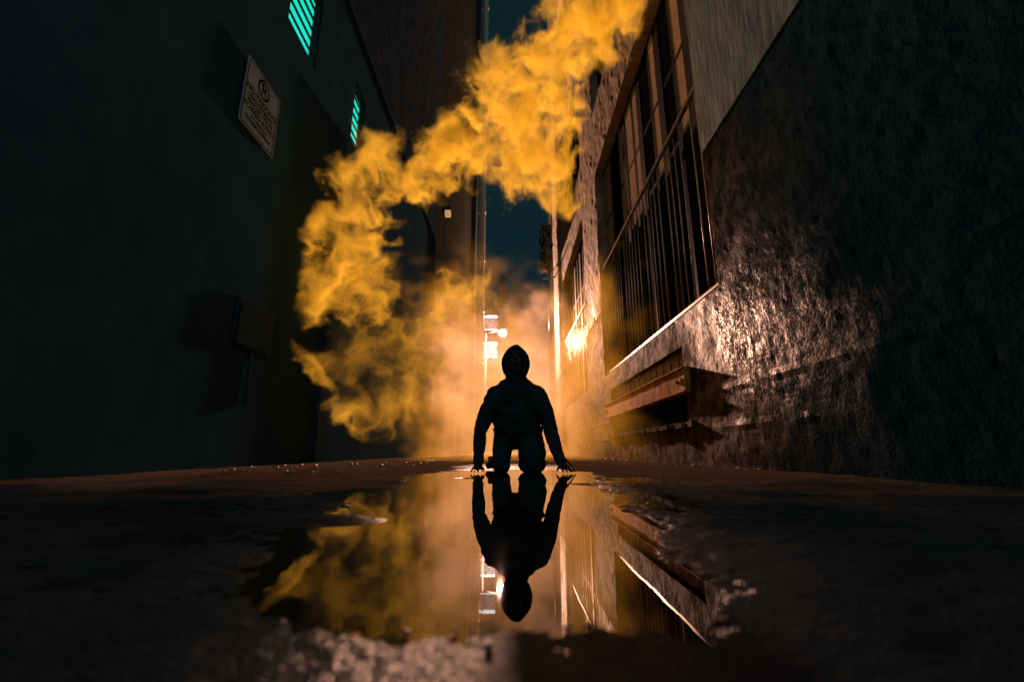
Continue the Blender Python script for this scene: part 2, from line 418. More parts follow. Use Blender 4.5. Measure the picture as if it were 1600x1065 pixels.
for (a, b, c, d) in LOU:
    bm = bmesh.new(); box(bm, LX - 0.13, LX - 0.11, a, b, c, d)
    w = keepl(obj('louvre_window', bm, M_teal, lb))
    bm = bmesh.new()
    box(bm, LX - 0.105, LX - 0.01, a, a + 0.03, c, d); box(bm, LX - 0.105, LX - 0.01, b - 0.03, b, c, d)
    box(bm, LX - 0.105, LX - 0.01, a + 0.03, b - 0.03, c, c + 0.02); box(bm, LX - 0.105, LX - 0.01, a + 0.03, b - 0.03, d - 0.03, d)
    obj('frame', bm, M_frame, w)
    bm = bmesh.new(); z = c + 0.06
    while z < d - 0.05:
        for k in range(1):
            r = bmesh.ops.create_cube(bm, size=1)
            for v in r['verts']:
                px_, py_, pz_ = v.co
                X_ = px_ * 0.036; Z_ = pz_ * 0.016; an = R(-34)
                v.co = (LX - 0.065 + X_ * math.cos(an) - Z_ * math.sin(an), (a + b) / 2 + py_ * (b - a - 0.062), z + X_ * math.sin(an) + Z_ * math.cos(an))
        z += 0.165
    obj('slat', bm, M_frame, w)

# no-parking sign
sg = tag(empty('no_parking_sign', (LX, 3.83, 3.58)), 'white no parking tow-away sign fixed high on the black wall', 'sign')
bm = bmesh.new(); box(bm, 0.012, 0.022, -0.30, 0.30, -0.365, 0.365, 0.002); obj('panel', bm, M_sign, sg)
bm = bmesh.new()
for (a, b, c, d) in ((-0.282, 0.282, 0.335, 0.347), (-0.282, 0.282, -0.347, -0.335), (-0.282, -0.270, -0.335, 0.335), (0.270, 0.282, -0.335, 0.335)):
    box(bm, 0.020, 0.0224, a, b, c, d)
obj('border', bm, M_ink, sg)
def text(body, size, y, z, parent, name='lettering', xs=1.0):
    cu = bpy.data.curves.new(name, 'FONT'); cu.body = body; cu.size = size; cu.align_x = 'CENTER'; cu.align_y = 'CENTER'; cu.extrude = 0.0; cu.offset = 0.0022
    o = bpy.data.objects.new(name, cu); COL.objects.link(o); cu.materials.append(M_ink); o.parent = parent
    o.location = (0.0224, y, z); o.rotation_euler = (R(90), 0, R(90)); o.scale = (xs, 1, 1); o.parent = None
    dg = bpy.context.evaluated_depsgraph_get(); dg.update()
    me = bpy.data.meshes.new_from_object(o.evaluated_get(dg)); me.name = name
    w = bpy.data.objects.new('tmp', me); mw = (o.location.copy(), o.rotation_euler.copy()); bpy.data.objects.remove(o)
    COL.objects.link(w); w.name = name; w.parent = parent; w.location, w.rotation_euler = mw
    if not me.materials: me.materials.append(M_ink)
    return w
text('NO PARKING', 0.088, 0, 0.065, sg)
text('UNAUTHORIZED', 0.056, 0, -0.005, sg)
text('VEHICLES WILL BE', 0.056, 0, -0.062, sg)
text('TOWED AWAY', 0.080, 0, -0.132, sg)
text('AT VEHICLE', 0.052, 0, -0.200, sg)
text("OWNER'S EXPENSE", 0.052, 0, -0.255, sg)
text('P', 0.17, -0.0, 0.222, sg, 'symbol')
bm = bmesh.new()
N = 48
for k in range(N):
    a0, a1 = 2 * math.pi * k / N, 2 * math.pi * (k + 1) / N
    q = []
    for rr, aa in ((0.084, a0), (0.106, a0), (0.106, a1), (0.084, a1)):
        q.append((rr * math.cos(aa), 0.222 + rr * math.sin(aa)))
    lo = [bm.verts.new((0.0205, yy, zz)) for yy, zz in q]; hi = [bm.verts.new((0.0224, yy, zz)) for yy, zz in q]
    bm.faces.new(hi)
    for i in range(4): bm.faces.new((lo[i], lo[(i + 1) % 4], hi[(i + 1) % 4], hi[i]))
d_ = Vector((0, 1, -1)).normalized() * 0.09; n_ = Vector((0, 1, 1)).normalized() * 0.009; c_ = Vector((0.0228, 0, 0.222))
q = [c_ - d_ - n_, c_ + d_ - n_, c_ + d_ + n_, c_ - d_ + n_]
hi = [bm.verts.new(v) for v in q]; lo = [bm.verts.new(v - Vector((0.004, 0, 0))) for v in q]
bm.faces.new(hi)
for i in range(4): bm.faces.new((lo[i], lo[(i + 1) % 4], hi[(i + 1) % 4], hi[i]))
obj('prohibition_ring', bm, M_ink, sg)

# meter cabinet low on the black wall
mc = tag(empty('meter_cabinet', (LX, 4.28, 1.36)), 'dull dark metal meter cabinet low on the black wall', 'cabinet')
bm = bmesh.new(); box(bm, 0.0, 0.022, -0.32, 0.32, -0.24, 0.24, 0.005); obj('case', bm, M_box, mc)
bm = bmesh.new(); box(bm, 0.024, 0.032, -0.29, 0.29, -0.21, 0.21, 0.006); obj('door', bm, M_box, mc)
bm = bmesh.new(); tube(bm, (0.015, 0.0, -0.24), (0.015, 0.0, -0.75), 0.012); obj('conduit', bm, M_box, mc, True)

# ------------------------------------------------------------------ left building beyond, with pale corner pipe
l2 = tag(empty('streaked_tower', (LX, 22, 0)), 'tall streaked dark building beyond the black wall', 'building')
l2_inv = Matrix.Translation((-LX, -22, 0))
def keep2(o): o.matrix_parent_inverse = l2_inv; return o
keep2(wall('wall', LX - 0.1, (13.8, 31.0), (-0.1, 42), [(21, 24, 0.0, 3.2)], M_far, l2, 0.6, 0.5, 0.01, 1, 8.0))
bm = bmesh.new(); box(bm, LX - 6, LX - 0.72, 13.8, 31.0, 0, 42); keep2(obj('block', bm, M_far, l2))
bm = bmesh.new(); box(bm, LX - 0.5, LX - 0.4, 21.0, 24.0, 0, 3.2); keep2(obj('loading_door', bm, M_frame, l2))
dp = bmesh.new(); tube(dp, (0, 0, 0.02), (0, 0, 41), 0.24, seg=20)
for z in range(2, 41, 4): tube(dp, (0, 0, z), (0, 0, z + 0.25), 0.27, seg=20)
o = obj('downpipe', dp, M_pipe, None, True); o.location = (LX + 0.30, 30.8, 0)
tag(o, 'thick pale downpipe rising the full height of the far left corner', 'pipe')
wlp = tag(empty('wall_lamp', (LX - 0.1, 15.7, 9.35)), 'small hooded wall lamp on the streaked building', 'lamp')
bm = bmesh.new(); box(bm, 0, 0.30, -0.13, 0.13, 0.02, 0.16, 0.02); box(bm, 0, 0.05, -0.1, 0.1, -0.22, 0.02); obj('hood', bm, M_frame, wlp)
bm = bmesh.new(); box(bm, 0.06, 0.28, -0.11, 0.11, -0.20, 0.015, 0.02); obj('diffuser', bm, emit('warm_lens', (1, 0.55, 0.2), 0.5), wlp)

# ------------------------------------------------------------------ ground and puddle
POLY = [(-0.22, 0.515), (-0.10, 0.505), (0.06, 0.53), (0.17, 0.515), (0.25, 0.57), (0.28, 0.72), (0.29, 0.90), (0.30, 1.02), (0.40, 1.35), (0.44, 1.9), (0.42, 2.5), (0.50, 3.0), (0.62, 3.45), (0.60, 3.9),
        (0.30, 4.25), (0.0, 4.4), (-0.35, 4.2), (-0.62, 3.9), (-0.72, 3.4), (-0.74, 2.9), (-0.66, 2.3), (-0.70, 1.95), (-0.62, 1.55), (-0.52, 1.25), (-0.42, 0.95), (-0.34, 0.72), (-0.29, 0.56)]
def puddle_sd(X, Y):
    P = np.array(POLY); d = np.full(X.shape, 1e9); inside = np.zeros(X.shape, bool)
    for (x0, y0), (x1, y1) in zip(P, np.roll(P, -1, 0)):
        ex, ey = x1 - x0, y1 - y0; wx, wy = X - x0, Y - y0
        t = np.clip((wx * ex + wy * ey) / (ex * ex + ey * ey), 0, 1)
        d = np.minimum(d, (wx - ex * t) ** 2 + (wy - ey * t) ** 2)
        c = ((y0 > Y) != (y1 > Y)) & (X < ex * (Y - y0) / (ey if ey else 1e-9) + x0)
        inside ^= c
    d = np.sqrt(d)
    return np.where(inside, -d, d)

def spectral(shape, beta, lo, hi=1e9, seed=0, vox=1.0):
    """random field with a power-law spectrum between wavelengths, unit variance"""
    rng = np.random.default_rng(seed)
    f = np.fft.rfftn(rng.standard_normal(shape).astype(np.float32))
    ks = [np.fft.fftfreq(n, vox) for n in shape[:-1]] + [np.fft.rfftfreq(shape[-1], vox)]
    k2 = sum(g.astype(np.float32) ** 2 for g in np.meshgrid(*ks, indexing='ij', sparse=True))
    k = np.sqrt(k2)
    amp = np.where(k > 0, np.maximum(k, 1e-6) ** (-beta), 0) * np.exp(-(1.0 / (lo * np.maximum(k, 1e-6))) ** 2) * np.exp(-(k * (1.0 / hi)) ** 2 if hi < 1e8 else 0 * k)
    r = np.fft.irfftn(f * amp, s=shape, axes=range(len(shape))).astype(np.float32)
    return (r - r.mean()) / (r.std() + 1e-9)

def ground():
    ya = np.concatenate([np.arange(-3, 0.25, 0.25), 0.25 * (4.6 / 0.25) ** (np.linspace(0, 1, 520)), 4.6 * (90 / 4.6) ** (np.linspace(0, 1, 120)[1:])])
    xa = np.sinh(np.linspace(-1, 1, 461) * 4.2) / math.sinh(4.2) * 9.0
    xa = np.sign(xa) * np.maximum(np.abs(xa), 0)
    extra = np.array([14, 25, 45.0]); xa = np.concatenate([-extra[::-1], xa, extra])
    X, Y = np.meshgrid(xa, ya, indexing='xy')
    # noise sampled from tiles
    t1 = spectral((512, 512), 2.0, 1.2, seed=1, vox=0.01); t2 = spectral((512, 512), 1.4, 0.10, seed=2, vox=0.004); t3 = spectral((512, 512), 1.6, 2.5, seed=3, vox=0.02)
    def samp(t, vox):
        fx = (X / vox) % 512; fy = (Y / vox) % 512
        i = fx.astype(int); j = fy.astype(int); a = fx - i; b = fy - j; i1 = (i + 1) % 512; j1 = (j + 1) % 512
        return t[j, i] * (1 - a) * (1 - b) + t[j, i1] * a * (1 - b) + t[j1, i] * (1 - a) * b + t[j1, i1] * a * b
    n1, n2, n3 = samp(t1, 0.01), samp(t2, 0.004), samp(t3, 0.02)
    sd = puddle_sd(X, Y)
    sd = sd + 0.045 * n1 * np.clip(Y / 1.2, 0.25, 1.3)
    isl = np.exp(-(((X + 0.42) / 0.13) ** 2 + ((Y - 1.19) / 0.07) ** 2)) * 0.020 + np.exp(-(((X + 0.30) / 0.16) ** 2 + ((Y - 3.0) / 0.10) ** 2)) * 0.016
    z = np.where(sd > 0, 0.013 * (1 - np.exp(-np.maximum(sd, 0) / 0.45)), -0.012 * (1 - np.exp(np.minimum(sd, 0) / 0.08)))
    z = z + isl
    z = z + 0.0016 * n2 * np.where(sd > -0.01, 1, 0.3) * np.clip(1.5 / np.maximum(Y, 0.6), 0.4, 1) * np.clip(Y / 1.6, 0.3, 1) + 0.004 * n3 * np.clip(sd * 4, 0, 1)
    z = z + 0.012 * np.clip((np.abs(X) - 1.2) / 1.0, 0, 1)
    ny, nx = X.shape
    co = np.stack([X, Y, z], -1).reshape(-1, 3)
    idx = np.arange(ny * nx).reshape(ny, nx)
    q = np.stack([idx[:-1, :-1], idx[:-1, 1:], idx[1:, 1:], idx[1:, :-1]], -1).reshape(-1, 4)
    me = bpy.data.meshes.new('ground')
    me.vertices.add(len(co)); me.vertices.foreach_set('co', co.astype(np.float32).ravel())
    me.loops.add(q.size); me.loops.foreach_set('vertex_index', q.astype(np.int32).ravel())
    me.polygons.add(len(q)); me.polygons.foreach_set('loop_start', np.arange(0, q.size, 4, dtype=np.int32))
    me.update(); me.validate()
    me.polygons.foreach_set('use_smooth', np.ones(len(q), bool))
    return me
m, n, l, b = new_mat('wet_asphalt')
t = n.new('ShaderNodeTexCoord')
a = n.new('ShaderNodeTexNoise'); a.inputs['Scale'].default_value = 3.0; a.inputs['Detail'].default_value = 10
l.new(t.outputs['Object'], a.inputs['Vector'])
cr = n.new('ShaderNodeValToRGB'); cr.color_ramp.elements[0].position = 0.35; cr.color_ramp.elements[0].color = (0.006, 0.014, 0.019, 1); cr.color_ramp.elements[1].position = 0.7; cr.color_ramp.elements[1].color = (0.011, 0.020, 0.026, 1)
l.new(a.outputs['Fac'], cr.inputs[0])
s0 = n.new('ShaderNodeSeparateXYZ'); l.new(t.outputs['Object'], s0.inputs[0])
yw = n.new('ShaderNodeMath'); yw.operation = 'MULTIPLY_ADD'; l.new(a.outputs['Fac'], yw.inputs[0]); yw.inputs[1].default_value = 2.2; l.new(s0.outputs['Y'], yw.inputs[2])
dk = n.new('ShaderNodeMapRange'); dk.inputs['From Min'].default_value = 2.6; dk.inputs['From Max'].default_value = 4.2; l.new(yw.outputs[0], dk.inputs[0])  # foreground shade painted in: near asphalt almost black, paler further off
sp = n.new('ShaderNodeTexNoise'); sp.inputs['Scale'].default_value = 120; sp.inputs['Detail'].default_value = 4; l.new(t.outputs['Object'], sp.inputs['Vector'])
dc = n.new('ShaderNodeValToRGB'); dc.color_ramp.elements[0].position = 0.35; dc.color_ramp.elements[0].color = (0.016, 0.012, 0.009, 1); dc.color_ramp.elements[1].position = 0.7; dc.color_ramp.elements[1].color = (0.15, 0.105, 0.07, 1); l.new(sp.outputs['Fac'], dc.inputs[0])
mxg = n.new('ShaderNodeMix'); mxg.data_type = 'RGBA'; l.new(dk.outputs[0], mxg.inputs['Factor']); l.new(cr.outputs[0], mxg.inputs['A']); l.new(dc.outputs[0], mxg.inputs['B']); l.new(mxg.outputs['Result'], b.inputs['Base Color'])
mr = n.new('ShaderNodeMapRange'); mr.inputs['From Min'].default_value = 0.35; mr.inputs['From Max'].default_value = 0.65; mr.inputs['To Min'].default_value = 0.18; mr.inputs['To Max'].default_value = 0.38
l.new(a.outputs['Fac'], mr.inputs[0])
sxy = n.new('ShaderNodeSeparateXYZ'); l.new(t.outputs['Object'], sxy.inputs[0])
ab = n.new('ShaderNodeMath'); ab.operation = 'ABSOLUTE'; l.new(sxy.outputs['X'], ab.inputs[0])
wob = n.new('ShaderNodeMath'); wob.operation = 'MULTIPLY_ADD'; l.new(a.outputs['Fac'], wob.inputs[0]); wob.inputs[1].default_value = 0.8; l.new(ab.outputs[0], wob.inputs[2])
wr = n.new('ShaderNodeMapRange'); wr.inputs['From Min'].default_value = 0.62; wr.inputs['From Max'].default_value = 1.0; wr.inputs['To Min'].default_value = 0.018; wr.inputs['To Max'].default_value = 0.0
l.new(wob.outputs[0], wr.inputs[0])
fy = n.new('ShaderNodeMapRange'); fy.inputs['From Min'].default_value = 6.0; fy.inputs['From Max'].default_value = 3.4; fy.inputs['To Min'].default_value = 0.0; l.new(sxy.outputs['Y'], fy.inputs[0])
rr_ = n.new('ShaderNodeMapRange'); rr_.inputs['From Min'].default_value = 3.6; rr_.inputs['From Max'].default_value = 6.0; rr_.inputs['To Max'].default_value = 0.5; l.new(sxy.outputs['Y'], rr_.inputs[0])
ra = n.new('ShaderNodeMath'); ra.operation = 'ADD'; l.new(mr.outputs[0], ra.inputs[0]); l.new(rr_.outputs[0], ra.inputs[1]); l.new(ra.outputs[0], b.inputs['Roughness'])
fm = n.new('ShaderNodeMath'); fm.operation = 'MULTIPLY'; l.new(wr.outputs[0], fm.inputs[0]); l.new(fy.outputs[0], fm.inputs[1]); l.new(fm.outputs[0], b.inputs['Specular IOR Level'])
v = n.new('ShaderNodeTexVoronoi'); v.inputs['Scale'].default_value = 230; l.new(t.outputs['Object'], v.inputs['Vector'])
f = n.new('ShaderNodeTexNoise'); f.inputs['Scale'].default_value = 45; f.inputs['Detail'].default_value = 6; l.new(t.outputs['Object'], f.inputs['Vector'])
ad = n.new('ShaderNodeMath'); ad.operation = 'ADD'; l.new(v.outputs['Distance'], ad.inputs[0]); l.new(f.outputs['Fac'], ad.inputs[1])
bu = n.new('ShaderNodeBump'); bu.inputs['Strength'].default_value = 0.6; bu.inputs['Distance'].default_value = 0.0035
l.new(ad.outputs[0], bu.inputs['Height']); l.new(bu.outputs[0], b.inputs['Normal'])
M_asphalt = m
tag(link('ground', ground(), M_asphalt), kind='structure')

m, n, l, b = new_mat('puddle_water')
b.inputs['Base Color'].default_value = (0.004, 0.004, 0.004, 1); b.inputs['Roughness'].default_value = 0.012; b.inputs['IOR'].default_value = 1.85
t = n.new('ShaderNodeTexCoord'); f = n.new('ShaderNodeTexNoise'); f.inputs['Scale'].default_value = 5; f.inputs['Detail'].default_value = 3; l.new(t.outputs['Object'], f.inputs['Vector'])
bu = n.new('ShaderNodeBump'); bu.inputs['Strength'].default_value = 0.03; bu.inputs['Distance'].default_value = 0.01; l.new(f.outputs['Fac'], bu.inputs['Height']); l.new(bu.outputs[0], b.inputs['Normal'])
bm = bmesh.new(); bmesh.ops.create_grid(bm, x_segments=40, y_segments=80, size=1.0)
for vv in bm.verts: vv.co = Vector((vv.co.x * 1.05 - 0.05, 2.45 + vv.co.y * 2.1, 0.0))
tag(obj('puddle', bm, m), kind='structure')

# ------------------------------------------------------------------ street lamp, far building, pole, trees
sl = tag(empty('street_lamp', (LAMP_POS[0] - 1.6, LAMP_POS[1] + 0.5, 0)), 'bright street lamp glowing through the smoke at the alley mouth', 'lamp')
bm = bmesh.new(); tube(bm, (0, 0, 0), (0, 0, 11.05), 0.12, 0.08); tube(bm, (0, 0, 11.0), (1.45, -0.45, 11.2), 0.05); obj('post', bm, M_frame, sl, True)
bm = bmesh.new(); bmesh.ops.create_cone(bm, cap_ends=True, segments=20, radius1=0.30, radius2=0.12, depth=0.16, matrix=Matrix.Translation((1.6, -0.5, 11.26))); obj('lamp_shade', bm, M_frame, sl)
bm = bmesh.new(); bmesh.ops.create_uvsphere(bm, u_segments=20, v_segments=12, radius=0.33, matrix=Matrix.Translation((1.6, -0.5, 10.88)))
bulb = obj('bulb', bm, emit('lamp_glow', (1.0, 0.72, 0.55), 60), sl, True)
ld = bpy.data.lights.new('lamp_light', 'POINT'); ld.energy = LAMP_POWER; ld.color = LAMP_COL; ld.shadow_soft_size = 0.30
lo_ = bpy.data.objects.new('lamp_light', ld); COL.objects.link(lo_); lo_.location = (1.6, -1.1, 10.6); lo_.parent = sl

fb = tag(empty('street_building', (0, 58, 0)), 'building across the street with lit blind windows', 'building')
bm = bmesh.new(); box(bm, -30, 30, 0, 8, -0.1, 19.0); obj('wall', bm, M_far, fb)
M_win = emit('lit_blind', (0.80, 0.90, 1.0), 2.2); M_win2 = emit('dim_blind', (0.62, 0.58, 0.85), 0.45)
for (x0, x1, z0, z1, mt) in ((-3.9, -2.0, 12.3, 14.5, M_win), (-3.9, -2.0, 16.1, 18.3, M_win2), (1.0, 2.7, 12.3, 14.5, M_glass), (-8, -6.2, 12.3, 14.5, M_glass)):
    bm = bmesh.new(); box(bm, x0 - 0.1, x1 + 0.1, -0.08, 0.05, z0 - 0.1, z0); box(bm, x0 - 0.1, x1 + 0.1, -0.08, 0.05, z1, z1 + 0.1); box(bm, x0 - 0.1, x0, -0.08, 0.05, z0, z1); box(bm, x1, x1 + 0.1, -0.08, 0.05, z0, z1)
    fr = obj('window', bm, M_frame, fb)
    if mt is M_glass:
        bm = bmesh.new(); box(bm, x0, x1, -0.04, 0.02, z0, z1); obj('pane', bm, mt, fr); continue
    bm = bmesh.new(); nb = 9
    for k in range(nb):
        za = z0 + (z1 - z0) * k / nb; box(bm, x0, x1, -0.04, -0.02, za, za + (z1 - z0) / nb * 0.72)
    obj('blind', bm, mt, fr)
    bm = bmesh.new(); box(bm, x0 + 0.02, x1 - 0.02, -0.06, -0.045, z1 - 0.42, z1 - 0.08); box(bm, x0 + 0.02, x1 - 0.02, -0.06, -0.045, z0 + 0.05, z0 + 0.17); obj('bright_gap', bm, emit('window_light', (0.85, 0.93, 1.0), 6.0 if mt is M_win else 3.0), fr)

up = tag(empty('utility_pole', (1.80, 19.5, 0)), 'pale metal pole at the end of the warehouse wall', 'pole')
bm = bmesh.new(); tube(bm, (0, 0, 0), (0, 0, 16), 0.11, 0.085, 16); obj('shaft', bm, M_pole, up, True)
bm = bmesh.new(); tube(bm, (-0.32, -0.02, 8.05), (0.26, -0.02, 8.15), 0.05); tube(bm, (-0.1, 0, 8.0), (0.2, 0, 8.6), 0.03); obj('bracket', bm, M_pole, up)
# black-wrapped signal head hung on the pole
bm = bmesh.new(); bmesh.ops.create_cube(bm, size=1)
bmesh.ops.subdivide_edges(bm, edges=bm.edges, cuts=14, use_grid_fill=True)
for vv in bm.verts:
    p = Vector((vv.co.x * 0.52, vv.co.y * 0.42, vv.co.z * 2.3))
    q = Vector((abs(fbm(p * 3.1, 3)), abs(fbm(p * 3.1 + Vector((7, 1, 0)), 3)), 0))
    vv.co = p + Vector((p.x, p.y, 0)).normalized() * (0.16 * q.x - 0.03) + Vector((0, 0, 0.05 * q.y))
o = obj('traffic_signal', bm, M_plastic); o.location = (1.62, 19.35, 9.5)
tag(o, 'traffic signal wrapped in crinkled black plastic high on the pale pole', 'traffic light')

def conifer(x, y, h, r, label):
    tr = tag(empty('conifer_tree', (x, y, 0)), label, 'tree', 'conifers beyond the alley')
    bm = bmesh.new(); tube(bm, (0, 0, 0), (0, 0, h * 0.97), 0.28, 0.03, 10)
    obj('trunk', bm, M_bark, tr, True)
    bm = bmesh.new()
    for k in range(1500):
        t = random.random() ** 0.8; z = h * (0.15 + 0.85 * t); rr = r * (1 - t) ** 0.8 * (0.75 + 0.35 * math.sin(t * 60)) + 0.1
        a = random.uniform(0, 6.283); q = rr * math.sqrt(random.uniform(0.05, 1)); c = Vector((q * math.cos(a), q * math.sin(a), z - 0.25 * q))
        d = Vector((math.cos(a), math.sin(a), -0.3 + random.uniform(-0.3, 0.3))).normalized() * random.uniform(0.2, 0.45); s_ = Vector((-math.sin(a), math.cos(a), random.uniform(-0.5, 0.5))) * random.uniform(0.05, 0.12)
        bm.faces.new([bm.verts.new(c - s_), bm.verts.new(c + s_), bm.verts.new(c + d)])
    obj('crown', bm, M_needle, tr)
conifer(-1.25, 52, 21.8, 2.3, 'slim dark conifer spire standing above the smoke')
conifer(-3.6, 53.5, 20.5, 2.6, 'shorter bushy conifer beside the far left corner')

# ------------------------------------------------------------------ the person
def skin_mesh(nodes, edges, root, sub=2, branch=0.6):
    bm = bmesh.new(); lay = bm.verts.layers.skin.verify(); vs = {}
    for k, (p, r) in nodes.items():
        vs[k] = bm.verts.new(p); vs[k][lay].radius = (r, r) if not isinstance(r, tuple) else r
    for a, b in edges: bm.edges.new((vs[a], vs[b]))
    vs[root][lay].use_root = True
    me = bpy.data.meshes.new('skin_tmp'); bm.to_mesh(me); bm.free()
    o = bpy.data.objects.new('skin_tmp', me); COL.objects.link(o)
    md = o.modifiers.new('Skin', 'SKIN'); md.branch_smoothing = branch; md.use_smooth_shade = True
    sb = o.modifiers.new('Sub', 'SUBSURF'); sb.levels = sub; sb.render_levels = sub
    dg = bpy.context.evaluated_depsgraph_get(); dg.update()
    out = bpy.data.meshes.new_from_object(o.evaluated_get(dg))
    bpy.data.objects.remove(o); bpy.data.meshes.remove(me)
    return out

def fuse(name, meshes, voxel, mat, parent, wrinkle=0.0, wfreq=9.0, seed=0.0):
    bm = bmesh.new()
    for me in meshes: bm.from_mesh(me)
    me = bpy.data.meshes.new(name); bm.to_mesh(me); bm.free()
    o = bpy.data.objects.new('fuse_tmp', me); COL.objects.link(o)
    md = o.modifiers.new('Remesh', 'REMESH'); md.mode = 'VOXEL'; md.voxel_size = voxel; md.use_smooth_shade = True
    sm = o.modifiers.new('Smooth', 'SMOOTH'); sm.factor = 0.5; sm.iterations = 3
    dg = bpy.context.evaluated_depsgraph_get(); dg.update()
    out = bpy.data.meshes.new_from_object(o.evaluated_get(dg)); bpy.data.objects.remove(o)
    if wrinkle:
        nrm = np.empty(len(out.vertices) * 3, np.float32); out.vertices.foreach_get('normal', nrm)
        for v in out.vertices:
            p = v.co * wfreq + Vector((seed, 0, 0)); p.z *= 1.8
            q = fbm(p, 3); v.co += v.normal * wrinkle * (1 - 2.2 * abs(q))
    bm = bmesh.new(); bm.from_mesh(out); bm.verts.ensure_lookup_table(); seen = set(); best = set()
    for v0 in bm.verts:
        if v0 in seen: continue
        st_ = [v0]; comp = {v0}
        while st_:
            for e_ in st_.pop().link_edges:
                for v1 in e_.verts:
                    if v1 not in comp: comp.add(v1); st_.append(v1)
        seen |= comp
        if len(comp) > len(best): best = comp
    bmesh.ops.delete(bm, geom=[v0 for v0 in bm.verts if v0 not in best], context='VERTS')
    bm.to_mesh(out); bm.free()
    for p in out.polygons: p.use_smooth = True
    out.name = name; out.materials.clear()
    return link(name, out, mat, parent)

def ball_mesh(c, r, fn=None, seg=40):
    bm = bmesh.new(); bmesh.ops.create_uvsphere(bm, u_segments=seg, v_segments=seg // 2, radius=1)
    for v in bm.verts:
        p = v.co.copy(); q = Vector((p.x * r[0], p.y * r[1], p.z * r[2]))
        v.co = Vector(c) + (fn(p, q) if fn else q)
    me = bpy.data.meshes.new('ball'); bm.to_mesh(me); bm.free(); return me

PX, PY = 0.035, 3.73
person = tag(empty('person', (PX, PY + 0.2, 0)), 'person in a dark hoodie kneeling in the puddle with both hands on the ground', 'person')
p_inv = Matrix.Translation((-PX, -PY - 0.2, 0))
SL = (-0.135, 3.80, 0.655); SR = (0.215, 3.80, 0.655)
EL = (-0.262, 3.84, 0.375); ER = (0.318, 3.85, 0.385)
WL = (-0.272, 3.76, 0.095); WR = (0.392, 3.74, 0.10)
HIP = (0.045, 4.16, 0.36)
HLb = (-0.05, 4.15, 0.33); HRb = (0.15, 4.15, 0.33)
KL = (-0.088, 3.80, 0.075); KR = (0.165, 3.79, 0.085)
AL = (-0.105, 4.20, 0.05); AR = (0.19, 4.22, 0.05)
nodes = {'hip': (HIP, (0.13, 0.10)), 'waist': ((0.04, 4.06, 0.46), (0.125, 0.10)), 'chest': ((0.037, 3.90, 0.60), (0.145, 0.11)), 'neck0': ((0.035, 3.80, 0.70), 0.065), 'neck': ((0.033, 3.74, 0.76), 0.055), 'head': ((0.031, 3.70, 0.84), 0.06),
         'sl': (SL, 0.06), 'el': (EL, 0.042), 'wl': (WL, 0.028), 'hl': ((-0.277, 3.735, 0.045), 0.03),
         'sr': (SR, 0.06), 'er': (ER, 0.042), 'wr': (WR, 0.028), 'hr': ((0.412, 3.715, 0.05), 0.03),
         'tl': (HLb, 0.085), 'kl': (KL, 0.055), 'al': (AL, 0.04), 'fl': ((-0.11, 4.30, 0.05), 0.035),
         'tr': (HRb, 0.085), 'kr': (KR, 0.055), 'ar': (AR, 0.04), 'fr': ((0.20, 4.32, 0.05), 0.035)}
edges = [('hip', 'waist'), ('waist', 'chest'), ('chest', 'neck0'), ('neck0', 'neck'), ('neck', 'head'), ('chest', 'sl'), ('sl', 'el'), ('el', 'wl'), ('wl', 'hl'), ('chest', 'sr'), ('sr', 'er'), ('er', 'wr'), ('wr', 'hr'),
         ('hip', 'tl'), ('tl', 'kl'), ('kl', 'al'), ('al', 'fl'), ('hip', 'tr'), ('tr', 'kr'), ('kr', 'ar'), ('ar', 'fr')]
def capsules(nodes, edges, k=1.0):
    bm = bmesh.new(); rad = lambda r: (r if not isinstance(r, tuple) else min(r)) * k
    for a, b in edges:
        tube(bm, nodes[a][0], nodes[b][0], rad(nodes[a][1]), rad(nodes[b][1]), 20)
    for p, r in nodes.values(): bmesh.ops.create_uvsphere(bm, u_segments=20, v_segments=12, radius=rad(r), matrix=Matrix.Translation(p))
    me = bpy.data.meshes.new('capsules'); bm.to_mesh(me); bm.free(); return me
parts = [skin_mesh(nodes, edges, 'hip'), capsules(nodes, edges, 0.95)]
def finger(pts, r):
    nd = {i: (p, rr) for i, (p, rr) in enumerate(zip(pts, r))}
    return skin_mesh(nd, [(i, i + 1) for i in range(len(pts) - 1)], 0, 2)
def hand(base, side, splay):
    bx_, by_, bz_ = base
    out = []
    for k in range(4):
        f = (k - 1.5) * side
        ang = splay + 0.20 * (k - 1.5)
        L = (0.062, 0.072, 0.068, 0.054)[k]
        dx, dy = math.sin(ang) * side, -math.cos(ang)
        p0 = (bx_ + f * 0.018, by_ - 0.006, bz_ + 0.004)
        p1 = (p0[0] + dx * L * 0.40, p0[1] + dy * L * 0.40, bz_ - 0.008)
        p2 = (p0[0] + dx * L * 0.80, p0[1] + dy * L * 0.80, 0.022)
        p3 = (p0[0] + dx * L * 1.15, p0[1] + dy * L * 1.15, 0.009)
        out.append(finger([p0, p1, p2, p3], [0.011, 0.0095, 0.0085, 0.0065]))
    t0 = (bx_ - side * 0.020, by_ + 0.004, bz_ + 0.012); t1 = (bx_ - side * 0.045, by_ - 0.018, bz_ - 0.008); t2 = (bx_ - side * 0.058, by_ - 0.042, 0.012)
    out.append(finger([t0, t1, t2], [0.013, 0.011, 0.0075]))
    return out
parts += [ball_mesh((0.033, 3.74, 0.77), (0.06, 0.065, 0.10)), ball_mesh((-0.277, 3.738, 0.055), (0.036, 0.036, 0.030)), ball_mesh((0.410, 3.718, 0.058), (0.036, 0.036, 0.030))]
parts += hand((-0.278, 3.728, 0.045), -1, 0.12)
parts += hand((0.416, 3.708, 0.048), 1, 0.55)
